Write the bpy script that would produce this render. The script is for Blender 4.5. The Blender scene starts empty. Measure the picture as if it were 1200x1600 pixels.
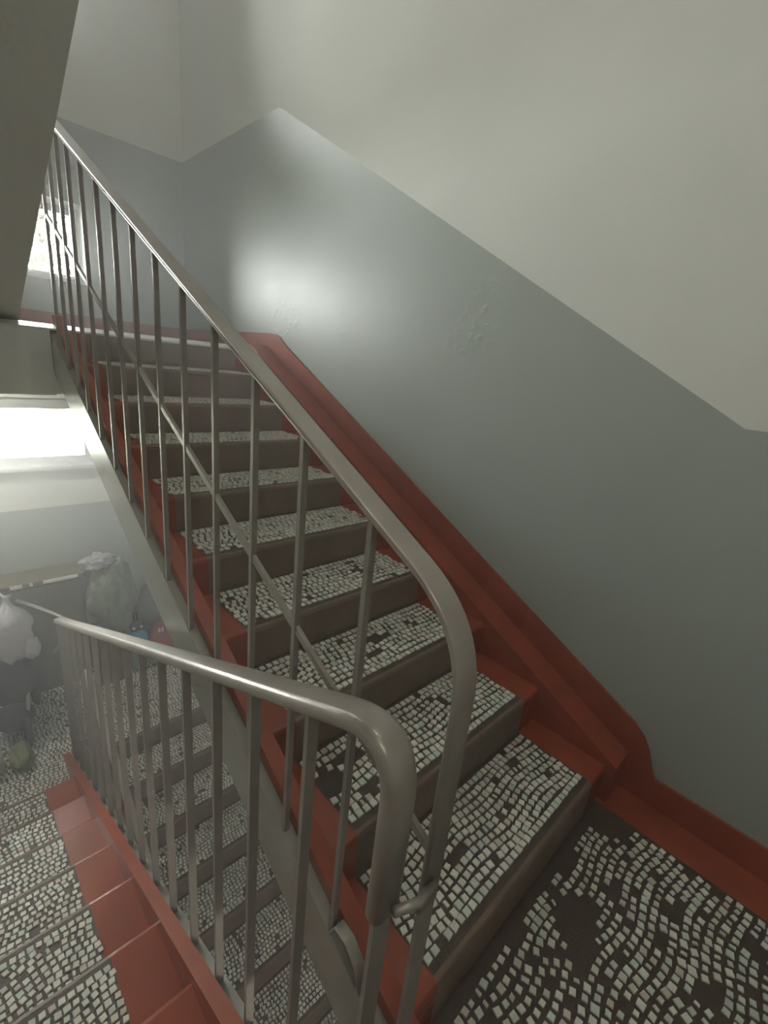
import bpy, bmesh, math, random
from mathutils import Vector, Matrix

sc = bpy.context.scene
COL = sc.collection

# ------------------------------------------------------------------ camera
CAM = Vector((-1.7939, -0.3180, 1.4996))
YAW, PITCH, ROLL, FPX = 45.3316, 17.4619, 6.0901, 719.036
_y, _p, _r = map(math.radians, (YAW, PITCH, ROLL))
FWD = Vector((math.sin(_y)*math.cos(_p), math.cos(_y)*math.cos(_p), -math.sin(_p)))
_rt = Vector((math.cos(_y), -math.sin(_y), 0)); _up = _rt.cross(FWD)
RGT = math.cos(_r)*_rt + math.sin(_r)*_up
UPV = -math.sin(_r)*_rt + math.cos(_r)*_up
cd = bpy.data.cameras.new('camera'); cam = bpy.data.objects.new('camera', cd); COL.objects.link(cam)
cd.sensor_fit = 'AUTO'; cd.sensor_width = 36.0; cd.lens = FPX/1600*36
cd.clip_start = 0.02; cd.clip_end = 500
M = Matrix((RGT, UPV, -FWD)).transposed().to_4x4(); M.translation = CAM
cam.matrix_world = M
sc.camera = cam

def project(p):
    v = Vector(p) - CAM; z = v.dot(FWD)
    if z < .05: return None
    return (600 + FPX*v.dot(RGT)/z, 800 - FPX*v.dot(UPV)/z, z)

# ------------------------------------------------------------------ world (overcast daylight)
SKY = 66.0
w = bpy.data.worlds.new('sky'); sc.world = w; w.use_nodes = True
nt = w.node_tree; nt.nodes.clear()
bg = nt.nodes.new('ShaderNodeBackground'); wo = nt.nodes.new('ShaderNodeOutputWorld')
bg.inputs['Color'].default_value = (1.0, 0.992, 0.965, 1); bg.inputs['Strength'].default_value = SKY
nt.links.new(bg.outputs[0], wo.inputs[0])
sc.view_settings.view_transform = 'Standard'; sc.view_settings.look = 'None'
sc.view_settings.gamma = 1.0; sc.view_settings.use_curve_mapping = False
sc.view_settings.exposure = 0.06
sc.cycles.max_bounces = 10; sc.cycles.diffuse_bounces = 7; sc.cycles.glossy_bounces = 4
sc.cycles.transparent_max_bounces = 12; sc.cycles.caustics_reflective = False; sc.cycles.caustics_refractive = False
sc.cycles.sample_clamp_indirect = 6.0
sc.cycles.use_denoising = True

# ------------------------------------------------------------------ dimensions
R_, D = 0.15152, 0.30684          # riser, tread of the flight going up
H = 10*R_                         # half storey
L = 4.255                         # far wall
XW = -2.66                        # left wall
YB = -1.9                         # wall behind the camera
HD = 1.4292                       # dado height
DD = 0.34                         # tread of the flight going down
DL = 0.327                        # tread of the flight below

# windows in the far wall: x0, x1, z0, z1
WIN = {1: (-2.40, -0.755, 1.88, 2.425), 2: (-2.40, -0.80, 0.425, 0.985), 3: (-2.00, -0.95, 3.45, 4.20)}
for k, (x0, x1, z0, z1) in WIN.items():      # portals: they only steer sampling of the sky through the openings
    ld = bpy.data.lights.new('window_portal', 'AREA'); ld.shape = 'RECTANGLE'
    ld.size = x1-x0; ld.size_y = z1-z0; ld.cycles.is_portal = True
    lo = bpy.data.objects.new('window_portal', ld); COL.objects.link(lo)
    lo.location = ((x0+x1)/2, L+0.30, (z0+z1)/2); lo.rotation_euler = (math.radians(-90), 0, 0)

# ------------------------------------------------------------------ materials
def lin(c): return tuple(((v/255)/12.92 if v/255 <= .04045 else ((v/255+.055)/1.055)**2.4) for v in c) + (1,)
MATS = {}
def mat(name, rgb, rough=.6, metal=0.0, var=.12, scale=6.0, bump=0.0, bscale=40.0, spec=.5, coat=0.0, rgb2=None, fac2=.5):
    if name in MATS: return MATS[name]
    m = bpy.data.materials.new(name); m.use_nodes = True; MATS[name] = m
    n, l = m.node_tree.nodes, m.node_tree.links; b = n['Principled BSDF']
    b.inputs['Roughness'].default_value = rough; b.inputs['Metallic'].default_value = metal
    b.inputs['Specular IOR Level'].default_value = spec
    b.inputs['Coat Weight'].default_value = coat; b.inputs['Coat Roughness'].default_value = .12
    tc = n.new('ShaderNodeTexCoord'); no = n.new('ShaderNodeTexNoise')
    geo = n.new('ShaderNodeNewGeometry')
    no.inputs['Scale'].default_value = scale; no.inputs['Detail'].default_value = 6
    l.new(geo.outputs['Position'], no.inputs['Vector'])
    ra = n.new('ShaderNodeValToRGB')
    c = lin(rgb); a = tuple(v*(1-var) for v in c[:3])+(1,); z = tuple(min(1, v*(1+var)) for v in c[:3])+(1,)
    if rgb2: z = tuple(c[i]*(1-fac2)+lin(rgb2)[i]*fac2 for i in range(3))+(1,)
    ra.color_ramp.elements[0].position = .32; ra.color_ramp.elements[1].position = .68
    ra.color_ramp.elements[0].color = a; ra.color_ramp.elements[1].color = z
    l.new(no.outputs['Fac'], ra.inputs['Fac']); l.new(ra.outputs['Color'], b.inputs['Base Color'])
    if bump:
        n2 = n.new('ShaderNodeTexNoise'); n2.inputs['Scale'].default_value = bscale; n2.inputs['Detail'].default_value = 5
        l.new(geo.outputs['Position'], n2.inputs['Vector'])
        bp = n.new('ShaderNodeBump'); bp.inputs['Strength'].default_value = bump; bp.inputs['Distance'].default_value = .01
        l.new(n2.outputs['Fac'], bp.inputs['Height']); l.new(bp.outputs['Normal'], b.inputs['Normal'])
    return m

WHITE = mat('whitewash', (221, 222, 215), .85, var=.03, scale=2, bump=.15, bscale=25)
GREY = mat('grey_gloss_paint', (164, 171, 165), .40, var=.03, scale=2, bump=.10, bscale=9, spec=.36)
def blister(m):
    n, l = m.node_tree.nodes, m.node_tree.links
    bp = [x for x in n if x.type == 'BUMP'][0]; src = bp.inputs['Height'].links[0].from_socket
    geo = [x for x in n if x.type == 'NEW_GEOMETRY'][0]
    a = n.new('ShaderNodeTexNoise'); a.inputs['Scale'].default_value = 1.7; l.new(geo.outputs['Position'], a.inputs['Vector'])
    b = n.new('ShaderNodeTexNoise'); b.inputs['Scale'].default_value = 22; l.new(geo.outputs['Position'], b.inputs['Vector'])
    k = n.new('ShaderNodeMapRange'); k.inputs['From Min'].default_value = .54; k.inputs['From Max'].default_value = .66; l.new(a.outputs['Fac'], k.inputs['Value'])
    k2 = n.new('ShaderNodeMapRange'); k2.inputs['From Min'].default_value = .52; k2.inputs['From Max'].default_value = .72; l.new(b.outputs['Fac'], k2.inputs['Value'])
    mu = n.new('ShaderNodeMath'); mu.operation = 'MULTIPLY'; l.new(k.outputs[0], mu.inputs[0]); l.new(k2.outputs[0], mu.inputs[1])
    ad = n.new('ShaderNodeMath'); ad.operation = 'MULTIPLY_ADD'; ad.inputs[1].default_value = 2.2; l.new(mu.outputs[0], ad.inputs[0]); l.new(src, ad.inputs[2])
    l.new(ad.outputs[0], bp.inputs['Height'])
blister(GREY)
SOFFIT = mat('soffit_paint', (230, 232, 226), .8, var=.03, scale=3, bump=.2, bscale=30)
BEAMP = mat('grey_beam_paint', (158, 158, 149), .22, var=.06, scale=9, bump=.15, bscale=20)
RED = mat('red_brown_gloss_paint', (150, 73, 50), .27, var=.14, scale=7, bump=.15, bscale=25)
GROUT = mat('brown_mosaic_grout', (82, 68, 60), .55, var=.22, scale=30, bump=.4, bscale=120)
RISER = mat('brown_grey_riser_paint', (118, 101, 87), .5, var=.14, scale=8, bump=.25, bscale=50)
RAIL = mat('silver_paint', (164, 158, 150), .32, metal=.35, var=.07, scale=14, bump=.12, bscale=45)
BAR = mat('silver_bar_paint', (150, 144, 136), .36, metal=.3, var=.08, scale=20, bump=.2, bscale=60)
CONC = mat('concrete', (120, 116, 108), .8, var=.1, bump=.2)
FRAMEW = mat('white_window_paint', (205, 208, 206), .4, var=.03)
TILES = [mat('tile_white', (243, 243, 232), .15, var=.05, scale=60), mat('tile_pale_green', (222, 232, 218), .15, var=.05, scale=60),
         mat('tile_ivory', (234, 230, 216), .15, var=.05, scale=60), mat('tile_grey', (218, 222, 214), .15, var=.06, scale=60),
         mat('tile_pinkish', (222, 210, 200), .15, var=.06, scale=60)]
TW = [0, 0, 0, 0, 0, 1, 1, 2, 3, 3, 4]

def glass_mat():
    m = bpy.data.materials.new('window_glass'); m.use_nodes = True
    n, l = m.node_tree.nodes, m.node_tree.links; n.clear()
    o = n.new('ShaderNodeOutputMaterial'); mx = n.new('ShaderNodeMixShader'); t = n.new('ShaderNodeBsdfTransparent'); g = n.new('ShaderNodeBsdfGlossy')
    fr = n.new('ShaderNodeFresnel'); fr.inputs['IOR'].default_value = 1.45
    t.inputs['Color'].default_value = (.94, .96, .95, 1); g.inputs['Roughness'].default_value = .03
    l.new(fr.outputs[0], mx.inputs[0]); l.new(t.outputs[0], mx.inputs[1]); l.new(g.outputs[0], mx.inputs[2]); l.new(mx.outputs[0], o.inputs[0])
    return m
GLASS = glass_mat()

def film_mat(name, rgb, transp=.45, rough=.25, seed=0):
    m = bpy.data.materials.new(name); m.use_nodes = True
    n, l = m.node_tree.nodes, m.node_tree.links; b = n['Principled BSDF']; o = n['Material Output']
    b.inputs['Base Color'].default_value = lin(rgb); b.inputs['Roughness'].default_value = rough
    t = n.new('ShaderNodeBsdfTransparent'); mx = n.new('ShaderNodeMixShader')
    no = n.new('ShaderNodeTexNoise'); no.inputs['Scale'].default_value = 9; no.inputs['Detail'].default_value = 5
    mp = n.new('ShaderNodeMapRange'); mp.inputs['To Min'].default_value = max(0, transp-.25); mp.inputs['To Max'].default_value = min(1, transp+.25)
    geo = n.new('ShaderNodeNewGeometry'); l.new(geo.outputs['Position'], no.inputs['Vector'])
    l.new(no.outputs['Fac'], mp.inputs['Value']); l.new(mp.outputs[0], mx.inputs[0])
    bp = n.new('ShaderNodeBump'); bp.inputs['Strength'].default_value = .5; bp.inputs['Distance'].default_value = .03
    n2 = n.new('ShaderNodeTexNoise'); n2.inputs['Scale'].default_value = 16; l.new(geo.outputs['Position'], n2.inputs['Vector'])
    l.new(n2.outputs['Fac'], bp.inputs['Height']); l.new(bp.outputs['Normal'], b.inputs['Normal'])
    l.new(b.outputs[0], mx.inputs[1]); l.new(t.outputs[0], mx.inputs[2]); l.new(mx.outputs[0], o.inputs['Surface'])
    return m

# ------------------------------------------------------------------ helpers
def obj(name, verts, faces, mats, parent=None, fmats=None, smooth=False):
    me = bpy.data.meshes.new(name); me.from_pydata(verts, [], faces)
    for m in (mats if isinstance(mats, (list, tuple)) else [mats]): me.materials.append(m)
    if fmats: me.polygons.foreach_set('material_index', fmats)
    bm = bmesh.new(); bm.from_mesh(me); bmesh.ops.recalc_face_normals(bm, faces=bm.faces); bm.to_mesh(me); bm.free()
    if smooth: me.polygons.foreach_set('use_smooth', [True]*len(me.polygons))
    me.update()
    o = bpy.data.objects.new(name, me); COL.objects.link(o)
    if parent: o.parent = parent
    return o
def link(o, parent=None):
    COL.objects.link(o)
    if parent: o.parent = parent
    return o
def tag(o, label=None, cat=None, group=None, kind=None):
    if label: o['label'] = label
    if cat: o['category'] = cat
    if group: o['group'] = group
    if kind: o['kind'] = kind
    return o
def empty(name, label=None, cat=None, group=None, kind=None):
    o = bpy.data.objects.new(name, None); COL.objects.link(o); o.empty_display_size = .1
    return tag(o, label, cat, group, kind)

class MB:
    """collects shapes into one mesh"""
    def __init__(s): s.v, s.f, s.m = [], [], []
    def add(s, vs, fs, mi=0):
        n = len(s.v); s.v += [tuple(v) for v in vs]; s.f += [tuple(i+n for i in f) for f in fs]
        s.m += [mi]*len(fs) if isinstance(mi, int) else list(mi); return s
    def box(s, x0, x1, y0, y1, z0, z1, mi=0):
        vs = [(x, y, z) for x in (x0, x1) for y in (y0, y1) for z in (z0, z1)]
        return s.add(vs, [(0, 1, 3, 2), (4, 6, 7, 5), (0, 4, 5, 1), (2, 3, 7, 6), (0, 2, 6, 4), (1, 5, 7, 3)], mi)
    def prism_x(s, prof, xs, mis=0):
        """profile in (y, z) extruded along the x cuts, one material per span"""
        n = len(prof); vs = [(x, y, z) for x in xs for (y, z) in prof]; fs, ms = [], []
        for a in range(len(xs)-1):
            for i in range(n):
                j = (i+1) % n; fs.append((a*n+i, a*n+j, (a+1)*n+j, (a+1)*n+i)); ms.append(mis if isinstance(mis, int) else mis[a])
        e = (len(xs)-1)*n
        fs.append(tuple(range(n))[::-1]); ms.append(mis if isinstance(mis, int) else mis[0])
        fs.append(tuple(e+i for i in range(n))); ms.append(mis if isinstance(mis, int) else mis[-1])
        return s.add(vs, fs, ms)
    def bar(s, a, b, wx, wt, mi=0, ref=None):
        """straight bar a->b with section wx (along ref, default x) by wt"""
        a, b = Vector(a), Vector(b); d = (b-a).normalized(); rx = Vector(ref or (1, 0, 0)); rx = (rx - d*rx.dot(d)).normalized(); ry = d.cross(rx)
        vs = [p + rx*sx*wx/2 + ry*sy*wt/2 for p in (a, b) for sx, sy in ((-1, -1), (1, -1), (1, 1), (-1, 1))]
        return s.add(vs, [(3, 2, 1, 0), (4, 5, 6, 7), (0, 1, 5, 4), (1, 2, 6, 5), (2, 3, 7, 6), (3, 0, 4, 7)], mi)
    def tube(s, pts, rad, seg=8, mi=0, closed=False):
        pts = [Vector(p) for p in pts]; n = len(pts); rings = []
        ref = Vector((0, 0, 1))
        for i, p in enumerate(pts):
            d = ((pts[(i+1) % n] - pts[i-1]) if closed else (pts[min(i+1, n-1)] - pts[max(i-1, 0)])).normalized()
            u = ref - d*ref.dot(d)
            if u.length < .05: u = Vector((1, 0, 0)) - d*d.x
            u.normalize(); v = d.cross(u); ref = u
            r = rad[i] if isinstance(rad, (list, tuple)) else rad
            rings.append([p + (u*math.cos(t) + v*math.sin(t))*r for t in (2*math.pi*k/seg for k in range(seg))])
        vs = [q for rg in rings for q in rg]; fs = []
        for i in range(n if closed else n-1):
            i2 = (i+1) % n
            for k in range(seg): k2 = (k+1) % seg; fs.append((i*seg+k, i*seg+k2, i2*seg+k2, i2*seg+k))
        if not closed: fs += [tuple(range(seg))[::-1], tuple((n-1)*seg+k for k in range(seg))]
        return s.add(vs, fs, mi)
    def sweep(s, path, sect, x, mi=0):
        """section (along x, along in-plane normal) swept along a (y, z) path in the plane x"""
        n, k = len(path), len(sect); vs, fs = [], []
        for i in range(n):
            a, b = path[max(i-1, 0)], path[min(i+1, n-1)]
            t = Vector((b[0]-a[0], b[1]-a[1])).normalized(); nn = (-t.y, t.x)
            for (u, v) in sect: vs.append((x+u, path[i][0]+nn[0]*v, path[i][1]+nn[1]*v))
        for i in range(n-1):
            for j in range(k): j2 = (j+1) % k; fs.append((i*k+j, i*k+j2, (i+1)*k+j2, (i+1)*k+j))
        fs += [tuple(range(k))[::-1], tuple((n-1)*k+j for j in range(k))]
        return s.add(vs, fs, mi)
    def lathe(s, prof, c=(0, 0, 0), seg=16, mi=0, axis='z'):
        vs = []; n = len(prof)
        for k in range(seg):
            t = 2*math.pi*k/seg
            for (r, h) in prof:
                p = (r*math.cos(t), r*math.sin(t), h) if axis == 'z' else (h, r*math.cos(t), r*math.sin(t))
                vs.append((p[0]+c[0], p[1]+c[1], p[2]+c[2]))
        fs = [(k*n+i, ((k+1) % seg)*n+i, ((k+1) % seg)*n+i+1, k*n+i+1) for k in range(seg) for i in range(n-1)]
        return s.add(vs, fs, mi)
    def build(s, name, mats, parent=None, smooth=False):
        return obj(name, s.v, s.f, mats, parent, s.m, smooth)

def rsect(w, t, r, n=3):
    """rounded rectangle section"""
    out = []
    for cx, cy, a0 in ((w/2-r, t/2-r, 0), (-w/2+r, t/2-r, 90), (-w/2+r, -t/2+r, 180), (w/2-r, -t/2+r, 270)):
        for i in range(n+1):
            a = math.radians(a0+90*i/n); out.append((cx+r*math.cos(a), cy+r*math.sin(a)))
    return out
def arc_corner(p0, p1, p2, r, n=8):
    """points rounding the corner p1 between p0 and p2"""
    a = Vector((p0[0]-p1[0], p0[1]-p1[1])).normalized(); b = Vector((p2[0]-p1[0], p2[1]-p1[1])).normalized()
    A = Vector(p1)+a*r; B = Vector(p1)+b*r; P = Vector(p1); out = []
    for i in range(n+1):
        t = i/n; q = A*(1-t)**2 + P*2*t*(1-t) + B*t*t; out.append((q.x, q.y))
    return out

# ------------------------------------------------------------------ walls
def dado_right():
    return [(YB, HD), (-0.058, HD), (2.72, H+HD), (L+.4, H+HD)]
def wall_right():
    d = dado_right(); mb = MB(); T = .25
    for (ya, za), (yb, zb) in zip(d[:-1], d[1:]):
        mb.add([(0, ya, -3.1), (0, yb, -3.1), (0, yb, zb), (0, ya, za)], [(0, 1, 2, 3)], 0)
        mb.add([(0, ya, za), (0, yb, zb), (0, yb, 5.5), (0, ya, 5.5)], [(0, 1, 2, 3)], 1)
    mb.add([(T, YB, -3.1), (T, L+.4, -3.1), (T, L+.4, 5.5), (T, YB, 5.5)], [(3, 2, 1, 0)], 1)
    o = mb.build('wall_right', [GREY, WHITE]); tag(o, kind='structure')
    # keep the wall's inner face pointing into the stairwell
    return o
def plain_wall(name, x0, x1, y0, y1, mats=(WHITE,), z0=-3.1, z1=5.5):
    return tag(MB().box(x0, x1, y0, y1, z0, z1).build(name, list(mats)), kind='structure')

def wall_far():
    xs = sorted({XW, 0.0, *[v for wn in WIN.values() for v in wn[:2]]})
    zs = sorted({-3.1, .08, H-.1, H+HD, 5.5, *[v for wn in WIN.values() for v in wn[2:]]})
    hole = lambda xa, xb, za, zb: any(w_[0]-1e-6 <= xa and xb <= w_[1]+1e-6 and w_[2]-1e-6 <= za and zb <= w_[3]+1e-6 for w_ in WIN.values())
    mb = MB(); T = .42
    for xa, xb in zip(xs[:-1], xs[1:]):
        for za, zb in zip(zs[:-1], zs[1:]):
            if hole(xa, xb, za, zb): continue
            zm = (za+zb)/2
            mi = 0 if (zm < .08 or (H-.1 < zm < H+HD)) else 1
            mb.add([(xa, L, za), (xb, L, za), (xb, L, zb), (xa, L, zb)], [(0, 1, 2, 3)], mi)
            mb.add([(xa, L+T, za), (xb, L+T, za), (xb, L+T, zb), (xa, L+T, zb)], [(3, 2, 1, 0)], 1)
    for x0, x1, z0, z1 in WIN.values():
        c = [(x0, z0), (x1, z0), (x1, z1), (x0, z1)]
        for (a, b), (c_, d_) in zip(c, c[1:]+c[:1]):
            mb.add([(a, L, b), (c_, L, d_), (c_, L+T, d_), (a, L+T, b)], [(0, 1, 2, 3)], 1)
    return tag(mb.build('wall_far', [GREY, WHITE]), kind='structure')
wall_right(); wall_far()
plain_wall('wall_left', XW-.25, XW, YB, L+.42)
plain_wall('wall_back', XW-.25, .25, YB-.25, YB)
tag(MB().box(XW-.25, .25, YB-.25, L+.42, 5.5, 5.7).build('ceiling', WHITE), kind='structure')

# windows ------------------------------------------------------------
def window(n, x0, x1, z0, z1, label, inset=.20, w_=.055):
    root = empty('window_%d' % n, kind='structure'); root['label'] = label
    yf = L+inset
    b = MB(); b.box(x0, x1, yf, yf+.07, z0, z0+w_); b.build('frame_rail', FRAMEW, root)
    MB().box(x0, x1, yf, yf+.07, z1-w_, z1).build('frame_rail', FRAMEW, root)
    for xa in (x0, x1-w_): MB().box(xa, xa+w_, yf, yf+.07, z0+w_, z1-w_).build('frame_stile', FRAMEW, root)
    xm = x0+(x1-x0)*.45
    MB().box(xm-.03, xm+.03, yf-.006, yf+.06, z0+w_, z1-w_).build('mullion', FRAMEW, root)
    for a, c in ((x0+w_, xm-.03), (xm+.03, x1-w_)):
        MB().box(a, c, yf+.03, yf+.036, z0+w_, z1-w_).build('pane', GLASS, root)
    s = MB(); s.prism_x([(yf, z0), (yf, z0+.025), (L-.05, z0+.02), (L-.06, z0+.012), (L-.06, z0-.012), (L-.05, z0-.015), (yf, z0-.0)], [x0-.0, x1-.0])
    s.build('sill', FRAMEW, root)
    return root
window(1, *WIN[1], 'small window above the upper half landing seen behind the balusters')
window(2, *WIN[2], 'overexposed window under the upper half landing at the left edge', .03, .085)
window(3, *WIN[3], 'high window one half storey further up')

# ------------------------------------------------------------------ mosaic tiles
rng = random.Random(7)
def tile_shape(seed):
    r = random.Random(seed); h = .0045; t = .86
    c = [(-.5, -.5), (.5, -.5), (.5, .5), (-.5, .5)]
    c = [(x*(1+r.uniform(-.16, .08)), y*(1+r.uniform(-.16, .08))) for x, y in c]
    vs = [(x, y, -.003) for x, y in c] + [(x*t, y*t, h) for x, y in c]
    return vs, [(0, 1, 5, 4), (1, 2, 6, 5), (2, 3, 7, 6), (3, 0, 4, 7), (4, 5, 6, 7)]
SHAPES = [tile_shape(i) for i in range(8)]
TMESH = {}
def tile_mesh(sh, mi):
    if (sh, mi) not in TMESH:
        me = bpy.data.meshes.new('tile'); vs, fs = SHAPES[sh]; me.from_pydata(vs, [], fs); me.materials.append(TILES[mi]); me.update(); TMESH[(sh, mi)] = me
    return TMESH[(sh, mi)]
def tiles(x0, x1, y0, y1, z, pitch=.0262, holes=(), wav=1.0, seed=1, rows=True, thin=.03):
    """list of (x, y, z, rot, size x, size y, shape, colour) over a rectangle, laid in wandering arcs"""
    r = random.Random(seed); out = []
    nx = max(1, round((x1-x0)/pitch)); ny = max(1, round((y1-y0)/pitch)); px, py = (x1-x0)/nx, (y1-y0)/ny
    ph = r.uniform(0, 6.3); ph2 = r.uniform(0, 6.3)
    for j in range(ny):
        edge = rows and j in (0, ny-1)
        off = 0 if edge else r.uniform(-.4, .4)*px
        for i in range(nx):
            x = x0+(i+.5)*px+off; y = y0+(j+.5)*py
            if not edge:
                e = min(1, min(j, ny-1-j)/1.5)
                y += e*wav*.30*py*math.sin(x*17+ph)+r.uniform(-.07, .07)*py; x += r.uniform(-.07, .07)*px
                rot = e*wav*.24*math.cos(x*17+ph)+.16*math.sin(x*9+y*13+ph2)+r.uniform(-.13, .13)
                s = r.uniform(.72, .90)*(r.uniform(.7, 1) if thin > .05 else 1)
            else: rot = r.uniform(-.1, .1); s = r.uniform(.78, .90)
            if not (x0 <= x <= x1 and y0 <= y <= y1) or r.random() < thin: continue
            if any(((x-hx)/ha)**2+((y-hy)/hb)**2 < r.uniform(.75, 1.2) for hx, hy, ha, hb in holes): continue
            ax = s*px*(.55 if (not edge and r.random() < .1) else 1); ay = s*py
            out.append((x, y, z, rot, ax, ay, r.randrange(8), r.choice(TW)))
    return out
def tile_obj(t, parent):
    x, y, z, rot, ax, ay, sh, mi = t
    o = bpy.data.objects.new('tile', tile_mesh(sh, mi)); COL.objects.link(o); o.parent = parent
    o.location = (x, y, z); o.rotation_euler = (0, 0, rot); o.scale = (ax, ay, 1)
    return o
def tile_stuff(ts, parent, name='mosaic_tiles'):
    vs, fs, ms = [], [], []
    for x, y, z, rot, ax, ay, sh, mi in ts:
        c, s = math.cos(rot), math.sin(rot); n = len(vs); sv, sf = SHAPES[sh]
        for a, b, h in sv: a *= ax; b *= ay; vs.append((x+a*c-b*s, y+a*s+b*c, z+h))
        fs += [tuple(i+n for i in f) for f in sf]; ms += [mi]*len(sf)
    me = bpy.data.meshes.new(name); me.from_pydata(vs, [], fs)
    for m in TILES: me.materials.append(m)
    me.polygons.foreach_set('material_index', ms); me.update()
    o = bpy.data.objects.new(name, me); COL.objects.link(o); o.parent = parent; o['kind'] = 'stuff'
    return o
def split_tiles(ts, n=300):
    """the n tiles that show largest in the frame, and the rest"""
    sc_ = []
    for t in ts:
        p = project(t[:3])
        ok = p and -8 < p[0] < 1208 and -8 < p[1] < 1608
        sc_.append((-(t[4]*t[5]/p[2]**3) if ok else 0, t))
    sc_.sort(key=lambda a: a[0])
    big = [t for s, t in sc_[:n] if s < 0]; return big, [t for s, t in sc_[len(big):]]

# ------------------------------------------------------------------ stair flights
def flight(name, label, ys, z0, d, dirn, xl, xr, red_l, red_r, curb_in, curb_out, beam_out, top_l, wallcurb, n=10, slab=.20, part_tiles=0,
           mosaic=True, beam_h=(-.03, -.235), wav=1.0, seed=3, first_y=None, last_depth=None, mosaic_rev=False, holes={}, kerb_mat=None):
    """steps climb along dirn*y. curb_in/out: open-side stringer; wallcurb: (x inner, x wall, top offset) or None"""
    root = empty(name, label, 'stairs'); sl = R_/d
    yn = lambda j: ys+dirn*d*(j-1)
    nl = lambda y: z0+R_+(y-ys)*dirn*sl
    alltiles = []; steps = {}
    for j in range(1, n+1):
        y0, z = yn(j), z0+j*R_; dep = d+.012 if j < n else (last_depth or .10)
        b = .012; P = [(0, -R_-.005), (0, -b*1.3), (.0035, -b*.45), (b*.5, -.0025), (b*1.4, 0), (dep, 0), (dep, -.03 if j == n else -.012)]
        if j == n: P = P[:-1]+[(dep, -.10)]
        prof = [(y0+dirn*a, z+h) for a, h in P]
        mb = MB(); xs = [xl, red_l, red_r, xr]
        mb.prism_x(prof, xs, [1, 0, 1])
        # riser strip carries its own paint: faces facing down the flight below the nosing
        o = mb.build('step', [GROUT, RED, RISER], root)
        for p in o.data.polygons:
            c = p.center
            if p.material_index == 0 and c.z < z-.001: p.material_index = 2
        steps[j] = o
        if mosaic:
            a, b_ = y0+dirn*.034, y0+dirn*(d-.012 if j < n else (last_depth or .10))
            hl = holes.get(j, ())
            ts = tiles(red_l+.004, red_r-.004, min(a, b_), max(a, b_), z, holes=hl, wav=wav, seed=seed*31+j)
            alltiles += [(j, t) for t in ts]
    if mosaic:
        big, rest = split_tiles([t for _, t in alltiles], part_tiles) if part_tiles else ([], [t for _, t in alltiles])
        zj = {round(z0+j*R_, 4): j for j in range(1, n+1)}
        for t in big: tile_obj(t, steps[zj[round(t[2], 4)]])
        tile_stuff(rest, root)
    # sloped slab under the steps
    ya, yb = ys-dirn*.0, yn(n)+dirn*.08
    MB().prism_x([(ya, nl(ya)-R_+.0), (yb, nl(yb)-R_), (yb, nl(yb)-R_-slab*.55), (ya, nl(ya)-R_-slab*.55)], [xl, xr if not kerb_mat else beam_out]).build('slab', SOFFIT, root)
    # open-side kerb (red) and steel beam with ledge (grey)
    fy = first_y if first_y is not None else ys-dirn*.06; ye = yn(n)+dirn*.10
    def para(y0_, y1_, top, bot): return [(y0_, nl(y0_)+bot), (y0_, nl(y0_)+top), (y1_, nl(y1_)+top), (y1_, nl(y1_)+bot)]
    MB().prism_x(para(fy, ye, top_l, -.20), sorted([curb_in, curb_out])).build('kerb', kerb_mat or RED, root)
    MB().prism_x(para(fy-dirn*.02, ye, beam_h[0], beam_h[1]), sorted([curb_out, beam_out])).build('beam', BEAMP, root)
    xe = beam_out+(.006 if curb_out > beam_out else -.006)
    if wallcurb:
        xi, xw, tp = wallcurb
        MB().prism_x(para(ys-dirn*.035, yn(n)+dirn*.02, tp, -.18), sorted([xi, xw])).build('wall_kerb', RED, root)
    return root, nl, yn

up, nl_up, yn_up = flight('stair_flight', 'mosaic-topped stairs climbing from the near landing along the grey right wall', 0.0, 0.0, D, 1,
    -1.215, -.14, -1.128, -.262, -1.215, -1.26, -1.29, .016, (-.14, -.001, .030), part_tiles=330, seed=5, first_y=-.07, last_depth=.16,
    holes={1: [(-.86, .15, .03, .02), (-.42, .23, .04, .02)], 3: [(-.62, .80, .07, .02), (-.70, .74, .05, .018)], 2: [(-1.0, .40, .03, .03), (-1.08, .48, .04, .05), (-.98, .52, .05, .03)], 4: [(-.5, 1.1, .03, .02)]})
dn, nl_dn, yn_dn = flight('stair_flight', 'stairs going down at the lower left beside the silver near handrail', 3.06-DD, -H, DD, -1,
    XW+.03, -1.445, XW+.25, -1.603, -1.445, -1.40, -1.352, .052, None, part_tiles=300, seed=9, first_y=3.10, last_depth=.12)
lo, nl_lo, yn_lo = flight('stair_flight', 'lower mosaic stairs seen through the balusters beneath the ascending stairs', 2.995-9*DL, -2*H, DL, 1,
    -1.215, -.14, -1.128, -.262, -1.215, -1.26, -1.29, .016, (-.14, -.001, .030), seed=13, last_depth=.2)
ul, nl_ul, yn_ul = flight('stair_flight', 'grey underside of the stairs overhead in the top left corner', 3.136, H, DD, -1,
    XW+.01, -1.45, XW+.25, -1.603, -1.45, -1.41, -1.40, .04, None, mosaic=False, slab=.13, beam_h=(-.03, -.215), kerb_mat=SOFFIT)

# ------------------------------------------------------------------ landings
def landing(name, z, xa, xb, ya, yb, th, mats=(GROUT, RED, SOFFIT), red=None):
    mb = MB(); mb.box(xa, xb, ya, yb, z-th, z-.0008, 2)
    return mb
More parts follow.
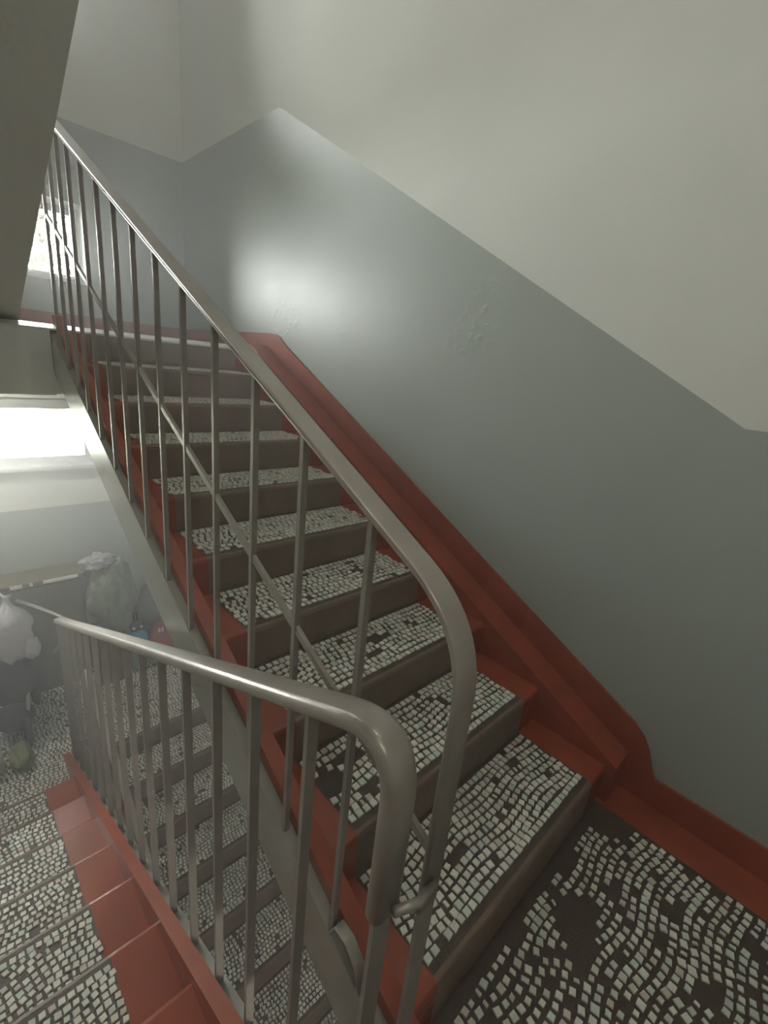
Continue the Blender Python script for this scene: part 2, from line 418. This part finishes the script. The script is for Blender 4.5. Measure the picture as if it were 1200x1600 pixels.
# near landing: red margin along the right wall, mosaic beside it
near = MB()
near.box(-1.30, 0, YB, -.0, -.20, 0, 0)
near.box(XW, -1.30, YB, -.34-.10, -.20, 0, 0)
f_near = near.build('floor_landing', [GROUT, RED, SOFFIT]); tag(f_near, kind='structure')
MB().box(-.16, 0, YB, 0, -.004, .0015).build('margin', RED, f_near)
tl = tiles(-1.17, -.172, -1.30, -.030, 0, pitch=.0275, seed=21, wav=1.3, thin=.07, rows=False,
           holes=[(-.62, -.135, .085, .06), (-.70, -.19, .05, .035), (-.20, -.07, .09, .075), (-.47, -.03, .07, .02), (-.36, -.33, .035, .03), (-.28, -.52, .03, .03), (-.80, -.03, .06, .015), (-.44, -.18, .03, .025), (-.52, -.46, .04, .03)])
big, rest = split_tiles(tl, 300)
for t in big: tile_obj(t, f_near)
tile_stuff(rest, f_near)
# upper half landing
f_up = MB().box(-1.30, 0, 9*D+.10, L, H-.16, H-.001, 0).box(XW, -1.30, 9*D+.012, L, H-.16, H-.001, 0).build('floor_upper', [GROUT]); tag(f_up, kind='structure')
tag(MB().box(XW, -.0, 9*D+.10, 9*D+.34, 1.17, H-.16).box(XW, -1.292, 9*D+.004, 9*D+.12, 1.17, H-.004).build('trim_1', SOFFIT), kind='structure')
tag(MB().box(XW, 0, 3.10, L, H-.19, H-.158).build('ceiling_1', SOFFIT), kind='structure')
MB().prism_x([(9*D-.004, H-.012), (9*D-.004, H-.002), (9*D+.11, H+.020), (9*D+.13, H-.012)], [-1.60, -.14]).build('lit_edge_strip', mat('lit_edge_gloss', (225, 224, 216), .25), f_up)  # pale wedge put in for glancing window light on the landing edge
# lower half landing
f_lo = MB().box(-1.33, 0, 2.995+.19, L, -H-.16, -H-.001).box(XW, -1.33, 2.70, L, -H-.16, -H-.001).build('floor_lower', [GROUT]); tag(f_lo, kind='structure')
tile_stuff(tiles(XW+.2, -1.35, 2.80, L-.15, -H, seed=33, pitch=.028)+tiles(-1.35, -.25, 3.2, L-.15, -H, seed=34, pitch=.028), f_lo)
MB().box(XW, -1.445, 2.68, 2.79, -H-.1, -H+.001).build('margin', RED, f_lo)
MB().box(XW, 0, L-.14, L, -H-.1, -H+.001).build('margin', RED, f_lo)
tag(MB().box(-1.30, 0, 3.2, 3.4, -H-.38, -H-.16).box(XW, -1.33, 2.72, 2.95, -H-.38, -H-.16).build('trim_2', BEAMP), kind='structure')
# floors below and above
tag(MB().box(XW, 0, YB, L, -2*H-.15, -2*H).build('floor_bottom', GROUT), kind='structure')
tag(MB().box(XW, 0, YB, -.25, 2*H-.20, 2*H).build('ceiling_2', SOFFIT), kind='structure')

# ------------------------------------------------------------------ red skirting
def strip(name, top, bot, x0, x1, m):
    mb = MB()
    n = len(top)
    vs = [(x, y, z) for x in (x0, x1) for (y, z) in top] + [(x, b[0], b[1]) for x in (x0, x1) for b in bot]
    fs = []
    T = lambda s, i: s*n+i; B = lambda s, i: 2*n+s*n+i
    for i in range(n-1):
        fs += [(T(0, i), T(0, i+1), B(0, i+1), B(0, i)), (T(1, i), B(1, i), B(1, i+1), T(1, i+1)), (T(0, i), T(1, i), T(1, i+1), T(0, i+1)), (B(0, i), B(0, i+1), B(1, i+1), B(1, i))]
    fs += [(T(0, 0), B(0, 0), B(1, 0), T(1, 0)), (T(0, n-1), T(1, n-1), B(1, n-1), B(0, n-1))]
    return obj(name, vs, fs, m)
SO = .3085
topl = [(YB, .118), (-.8, .118), (-.30, .118), (-.142, .118), (-.128, .138), (-.116, .165), (-.096, .215), (-.066, .262), (-.019, .301)]
topl += [(y, SO+y*R_/D) for y in (.03, .3, .8, 1.3, 1.8, 2.3, 2.55)]
zt = H+.125
topl += [(2.62, zt-.022), (2.67, zt-.007), (2.74, zt), (3.2, zt), (L, zt)]
botl = []
for y, z in topl:
    if y < .02: b = 0
    elif y < 2.68: b = min(z-.03, max(0, nl_up(y)-.02))
    else: b = H
    botl.append((y, b))
tag(strip('baseboard_right', topl, botl, -.013, -.0005, RED), kind='structure')
tag(MB().box(XW, -.013, L-.014, L-.0005, H, H+.122).build('baseboard_far', RED), kind='structure')
tag(MB().box(XW, 0, L-.014, L-.0005, -H, -H+.12).build('baseboard_lower', RED), kind='structure')

# ------------------------------------------------------------------ railings
def railing(name, label, x, nl, y_post, y_end, h, sl, mid, dirn, y0b, bars, wx, wt, cover_end, post_bot, pw=.05, pt=.020, foot=-.03, start=None):
    """flat-bar railing in the plane x: bent handrail with a rounded cover, balusters, thin middle rail"""
    root = empty(name, label, 'railing')
    line = lambda y: nl(y)+h
    corner = (y_post, line(y_post)); far = (y_end, line(y_end))
    path = [(y_post, cover_end)] + arc_corner((y_post, cover_end), corner, far, .13, 12) + [far]
    MB().sweep(path, rsect(pw, pt, pt*.40), x).build('handrail', RAIL, root, True)
    MB().bar((x, y_post, post_bot), (x, y_post, cover_end+.01), .040, .009).build('post', BAR, root)
    for y in bars:
        MB().bar((x, y, nl(y)+foot), (x, y, line(y)-pt*.3), wx, wt).build('baluster', BAR, root)
    ye = bars[-1]
    if mid: MB().bar((x, y_post, nl(y_post)+mid), (x, ye, nl(ye)+mid), .010, .016).build('middle_rail', BAR, root)
    return root
S = R_/D
ub = [.213, .425, .62, .822, 1.015, 1.205, 1.395, 1.572, 1.752, 1.942, 2.125, 2.285, 2.445, 2.62]
ru = railing('railing', 'silver railing of the ascending stairs with thin square balusters', -1.28, nl_up, -.018, 2.78, 1.015, S, .572, 1, 0, ub, .0145, .012, .60, -.12, pw=.050, pt=.012)
dbars = [.222, .425, .618, .818, 1.022, 1.225, 1.42, 1.617, 1.80, 2.0, 2.2, 2.4, 2.6, 2.80]
rd = railing('railing', 'silver railing in front with wide balusters beside the descending stairs', -1.375, nl_dn, .004, 3.02, 1.172, R_/DD, 0, -1, 0, dbars, .024, .011, .66, -.30, pw=.060, pt=.033)
MB().bar((-1.375, 3.01, nl_dn(3.01)-.03), (-1.375, 3.01, nl_dn(3.01)+1.165), .04, .010).build('post', BAR, rd)
MB().tube([(-1.281, -.026, .662), (-1.33, -.034, .672), (-1.375, -.020, .680)], .0085).build('connecting_rod', RAIL, rd, True)
mb = MB(); mb.sweep([(.10, nl_up(.10)-.02), (.115, nl_up(.115)+.03), (.15, nl_up(.15)+.045), (.19, nl_up(.19)+.03), (.21, nl_up(.21)-.025)], rsect(.028, .006, .002), -1.282)
mb.build('strap', RAIL, ru, True)
lb = [2.85-.2*i for i in range(11)]
rl = railing('railing', 'dim railing of the lower stairs seen through the near balusters', -1.28, nl_lo, 2.93, .40, .90, 0, .5, 1, 0, lb, .014, .012, -1.0, -1.6, pw=.048, pt=.016)

# ------------------------------------------------------------------ things on the lower half landing
def blob(name, mat_, c, rad, seed, parent=None, sub=4, amp=.12, freq=5.0, flat=None, squash=1.0, tie=0):
    from mathutils import noise
    bm = bmesh.new(); bmesh.ops.create_icosphere(bm, subdivisions=sub, radius=1)
    off = Vector((seed*3.1, seed*1.7, seed*.9))
    for v in bm.verts:
        p = v.co.copy(); n = noise.fractal(p*freq*.4+off, 1.0, 2.0, 4); n2 = abs(noise.noise(p*freq+off))
        k = 1+amp*n-amp*.6*n2
        q = p*k
        if tie and q.z > .55: t = (q.z-.55)/.45; f = max(.16, 1-1.3*t) if t < .75 else .16+.7*(t-.75)/.25; q.x *= f; q.y *= f; q.z += .25*t
        v.co = Vector((q.x*rad[0], q.y*rad[1], q.z*rad[2])) + Vector(c)
        if flat is not None and v.co.z < flat: v.co.z = flat+.002*n
    me = bpy.data.meshes.new(name); bm.to_mesh(me); bm.free(); me.materials.append(mat_)
    me.polygons.foreach_set('use_smooth', [True]*len(me.polygons))
    o = bpy.data.objects.new(name, me); COL.objects.link(o)
    if parent: o.parent = parent
    return o
ZL = -H
OLIVE = mat('olive_board', (92, 86, 58), .45, var=.12, scale=9)
BROWN = mat('brown_board', (92, 66, 50), .6, var=.15, scale=12)
RIM_GLINT = mat('rim_glint', (248, 248, 244), .15)
cab = empty('cabinet', 'low olive-brown cabinet with shiny front edge below the overexposed window', 'cabinet')
MB().box(-1.60, -1.05, 3.99, 4.235, ZL, -.475).build('body', OLIVE, cab)
MB().box(-1.615, -1.035, 3.965, 4.238, -.475, -.45).build('top_board', OLIVE, cab)
for a, b in ((-1.545, -1.47), (-1.42, -1.40), (-1.33, -1.09)):
    MB().box(a, b, 3.955, 3.966, -.474, -.449).build('edge_glint', RIM_GLINT, cab)  # window highlights on the glossy rim, put in as white pieces
for a, b in ((-1.585, -1.33), (-1.32, -1.065)):
    d_ = MB().box(a, b, 3.972, 3.989, ZL+.08, -.50).build('door', OLIVE, cab)
carton = empty('carton', 'brown box on the floor under the big grey-green sack', 'box')
mb = MB(); mb.box(-1.02, -.78, 3.78, 4.22, ZL, -1.10); mb.build('body', BROWN, carton)
for a, b in ((3.78, 3.98), (4.02, 4.22)): MB().box(-1.025, -.775, a-.004, b, -1.10, -1.094).build('flap', BROWN, carton)
SACK = mat('cloudy_film', (100, 108, 92), .35, var=.18, scale=7, bump=.9, bscale=14)
sack = empty('sack', 'big bulging grey-green plastic sack against the wall beside the cabinet', 'sack')
blob('body', SACK, (-.83, 3.97, -.74), (.20, .20, .38), 4, sack, sub=5, amp=.22, freq=4.0, flat=-1.09)
PALE = film_mat('pale_film', (196, 194, 200), .30, .2)
blob('knot', PALE, (-.93, 3.95, -.36), (.13, .09, .075), 11, sack, sub=4, amp=.5)
pb = empty('plastic_bag', 'pale translucent plastic bag between the sack and the stair beam', 'bag')
PALE2 = film_mat('milky_film', (170, 174, 170), .25, .25)
blob('body', PALE2, (-.44, 4.10, -.98), (.16, .11, .26), 6, pb, amp=.09, flat=-1.25)
MB().tube([(-.58, 4.03, -.74), (-.52, 4.01, -.728), (-.46, 4.01, -.73), (-.36, 4.03, -.745)], .006).build('rim', PALE, pb, True)
crate = empty('carton', 'dark low box under the pale translucent bag', 'box')
MB().box(-.62, -.28, 4.02, 4.235, ZL, -1.255).build('body', BROWN, crate)
MB().box(-.625, -.275, 4.015, 4.238, -1.257, -1.247).build('lid', BROWN, crate)
BLUE = mat('sky_blue_cloth', (70, 165, 205), .6, var=.1); DARK = mat('dark_cloth', (22, 22, 26), .7, var=.15); PINK = mat('pink_cloth', (165, 70, 92), .6, var=.12); HOT = mat('bright_pink_cloth', (240, 70, 110), .5); DOT = mat('white_dot', (236, 236, 232), .4)
bb = empty('small_bag', 'small blue bag with dark top and two white dots on the lower landing', 'bag')
blob('body', BLUE, (-.685, 3.85, -1.19), (.09, .06, .11), 3, bb, sub=3, amp=.05)
blob('base', PALE2, (-.685, 3.86, -1.40), (.085, .06, .12), 8, bb, sub=3, amp=.05, flat=ZL+.002)
blob('top', DARK, (-.685, 3.875, -1.055), (.062, .045, .06), 5, bb, sub=3, amp=.06)
MB().tube([(-.70, 3.88, -1.02), (-.70, 3.89, -.93), (-.675, 3.89, -.90), (-.67, 3.88, -1.0)], .010).build('strap', DARK, bb, True)
for dx in (-.036, .03): blob('dot', DOT, (-.685+dx, 3.828, -1.045), (.015, .010, .015), 1, bb, sub=2, amp=0)
pk = empty('small_bag', 'small pink bag with two white spots half hidden by the stair beam', 'bag')
blob('body', PINK, (-.475, 3.84, -1.24), (.11, .08, .21), 9, pk, sub=3, amp=.06)
blob('base', HOT, (-.455, 3.82, -1.43), (.10, .08, .085), 2, pk, sub=3, amp=.05, flat=ZL+.002)
for dx in (-.045, -.015): blob('spot', DOT, (-.475+dx, 3.765, -1.10), (.011, .010, .028), 1, pk, sub=2, amp=0)
# stroller with a white bag
TYRE = mat('dark_tyre', (24, 25, 22), .7, var=.15); SFR = mat('pale_tube', (178, 176, 168), .3, metal=.5); FAB = mat('dark_fabric', (30, 31, 27), .85, var=.15, scale=20)
st = empty('stroller', 'dark folded stroller with grey push bar on the lower landing at the left edge', 'stroller')
def wheel(c, r):
    wv = MB(); wv.tube([(c[0]+.35*r*0, c[1]+r*math.cos(t)*.8, c[2]+r*.8*math.sin(t)) for t in (2*math.pi*i/20 for i in range(20))], r*.24, 8, closed=True)
    o = wv.build('wheel', TYRE, st, True)
    MB().lathe([(.001, -.012), (r*.62, -.010), (r*.62, .010), (.001, .012)], c, 16, axis='x').build('hub', FAB, o)
for c in ((-1.49, 3.88, ZL+.105), (-1.80, 3.88, ZL+.105), (-1.60, 3.42, ZL+.105), (-1.86, 3.42, ZL+.105)): wheel(c, .105)
for c0 in (-1.49, -1.80):
    MB().tube([(c0, 3.88, ZL+.105), (c0+.02, 3.80, -1.1), (c0+.0, 3.70, -.80)], .013).build('frame_tube', SFR, st, True)
MB().tube([(-1.60, 3.42, ZL+.105), (-1.56, 3.56, -1.2), (-1.50, 3.80, -.95)], .013).build('frame_tube', SFR, st, True)
MB().tube([(-1.86, 3.42, ZL+.105), (-1.84, 3.56, -1.2), (-1.80, 3.80, -.95)], .013).build('frame_tube', SFR, st, True)
blob('seat', FAB, (-1.62, 3.74, -1.05), (.20, .20, .30), 12, st, amp=.12)
blob('basket', FAB, (-1.66, 3.55, -1.34), (.13, .13, .10), 14, st, sub=3, amp=.12)
MB().tube([(-1.515, 3.93, -.56), (-1.43, 3.79, -.567), (-1.34, 3.62, -.575), (-1.26, 3.47, -.59), (-1.29, 3.50, -.75), (-1.36, 3.62, -.92)], .014).build('push_bar', SFR, st, True)
wbm = film_mat('white_film', (214, 212, 218), .08, .25)
wb = empty('plastic_bag', 'white plastic bag hanging over the dark stroller at the left edge', 'bag')
blob('body', wbm, (-1.60, 3.55, -.62), (.13, .12, .25), 21, wb, amp=.16, tie=1)
blob('lobe', wbm, (-1.50, 3.47, -.74), (.055, .06, .09), 22, wb, sub=3, amp=.25)
GRC = mat('moss_green_cloth', (104, 112, 72), .8, var=.2, scale=30); PLC = mat('pale_cloth', (176, 178, 164), .8, var=.12, scale=30)
tag(blob('cloth', GRC, (-1.67, 3.22, ZL+.06), (.07, .14, .075), 31, amp=.2, flat=ZL+.002), 'crumpled moss-green cloth on the floor in front of the stroller', 'cloth')
tag(blob('cloth', PLC, (-1.83, 3.22, ZL+.09), (.07, .10, .11), 32, amp=.2, flat=ZL+.002), 'pale crumpled cloth at the left edge beside the green cloth', 'cloth')

# ------------------------------------------------------------------ outdoors
tag(MB().box(-40, 40, L+.5, 60, -4.2, -4.0).build('ground', mat('yard_ground', (120, 124, 112), .9)), kind='structure')
tr = empty('tree', 'dark tree branches outside the small upper window', 'tree')
BARK = mat('bark', (48, 42, 36), .9)
r2 = random.Random(4); mb = MB()
MB().tube([(-.62, 7.4, -4.0), (-.6, 7.35, 0), (-.55, 7.3, 1.6), (-.62, 7.3, 2.9), (-.5, 7.3, 4.5)], [.16, .13, .11, .08, .04]).build('trunk', BARK, tr, True)
for i in range(12):
    z = 1.7+.13*i; a = r2.uniform(0, 6.28); ln = r2.uniform(.4, .8); p0 = Vector((-.58, 7.3, z)); dv = Vector((math.cos(a)*.9, math.sin(a)*.5, r2.uniform(.2, .7))).normalized()
    p1 = p0+dv*ln*.5+Vector((0, 0, .05)); p2 = p0+dv*ln+Vector((0, 0, .16))
    MB().tube([p0, p1, p2], [.04, .026, .01], 6).build('branch', BARK, tr, True)
LEAF = mat('leaf', (58, 70, 44), .7, var=.3, scale=20); mb = MB()
for i in range(900):
    c = Vector((-.6+r2.gauss(0, .38), 7.3+r2.gauss(0, .25), 2.5+r2.gauss(0, .42))); a = Vector((r2.gauss(0, 1), r2.gauss(0, 1), r2.gauss(0, 1))).normalized(); b = a.orthogonal().normalized()
    mb.add([c-a*.05, c+b*.02, c+a*.05, c-b*.02], [(0, 1, 2, 3)])
o = mb.build('leaves', LEAF, tr); o['kind'] = 'stuff'

# ------------------------------------------------------------------ unseen fill lamps added on the soffits
def lamp(label, c, power):
    root = empty('fill_lamp', label, 'lamp'); root.location = c
    MB().lathe([(.001, 0), (.075, 0), (.075, -.02), (.055, -.035), (.001, -.035)], seg=20).build('base', FRAMEW, root, True)
    m = bpy.data.materials.new('fill_lamp_glow'); m.use_nodes = True; b = m.node_tree.nodes['Principled BSDF']
    b.inputs['Base Color'].default_value = (.9, .9, .88, 1); b.inputs['Emission Color'].default_value = (1, .95, .86, 1); b.inputs['Emission Strength'].default_value = power
    MB().lathe([(.05, -.035)]+[(.085*math.sin(math.radians(a)), -.105+.085*math.cos(math.radians(a))) for a in range(36, 180, 16)]+[(.001, -.19)], seg=20).build('globe', m, root, True)
    return root
lamp('added unseen fill lamp over the lower half landing', (-2.15, 3.75, H-.19), 200)
lamp('added unseen fill lamp over the near landing', (-2.2, -1.0, 2*H-.20), 55)
lamp('added unseen fill lamp under the near landing', (-1.0, -1.0, -.20), 190)
lamp('added unseen fill lamp under the top ceiling', (-1.0, .3, 5.5), 220)

# ------------------------------------------------------------------ veiling window glare, put in as one box of thin haze
def haze(density, aniso):
    m = bpy.data.materials.new('haze'); m.use_nodes = True; n, l = m.node_tree.nodes, m.node_tree.links; n.clear()
    o = n.new('ShaderNodeOutputMaterial'); v = n.new('ShaderNodeVolumeScatter')
    v.inputs['Color'].default_value = (.98, .985, .97, 1); v.inputs['Density'].default_value = density; v.inputs['Anisotropy'].default_value = aniso
    l.new(v.outputs[0], o.inputs['Volume'])
    h = MB().box(XW+.003, -.003, YB+.003, L-.003, -2*H+.003, 5.49).build('haze', m)
    tag(h, 'added haze standing in for veiling window glare', 'haze', kind='stuff')
haze(.09, .35)
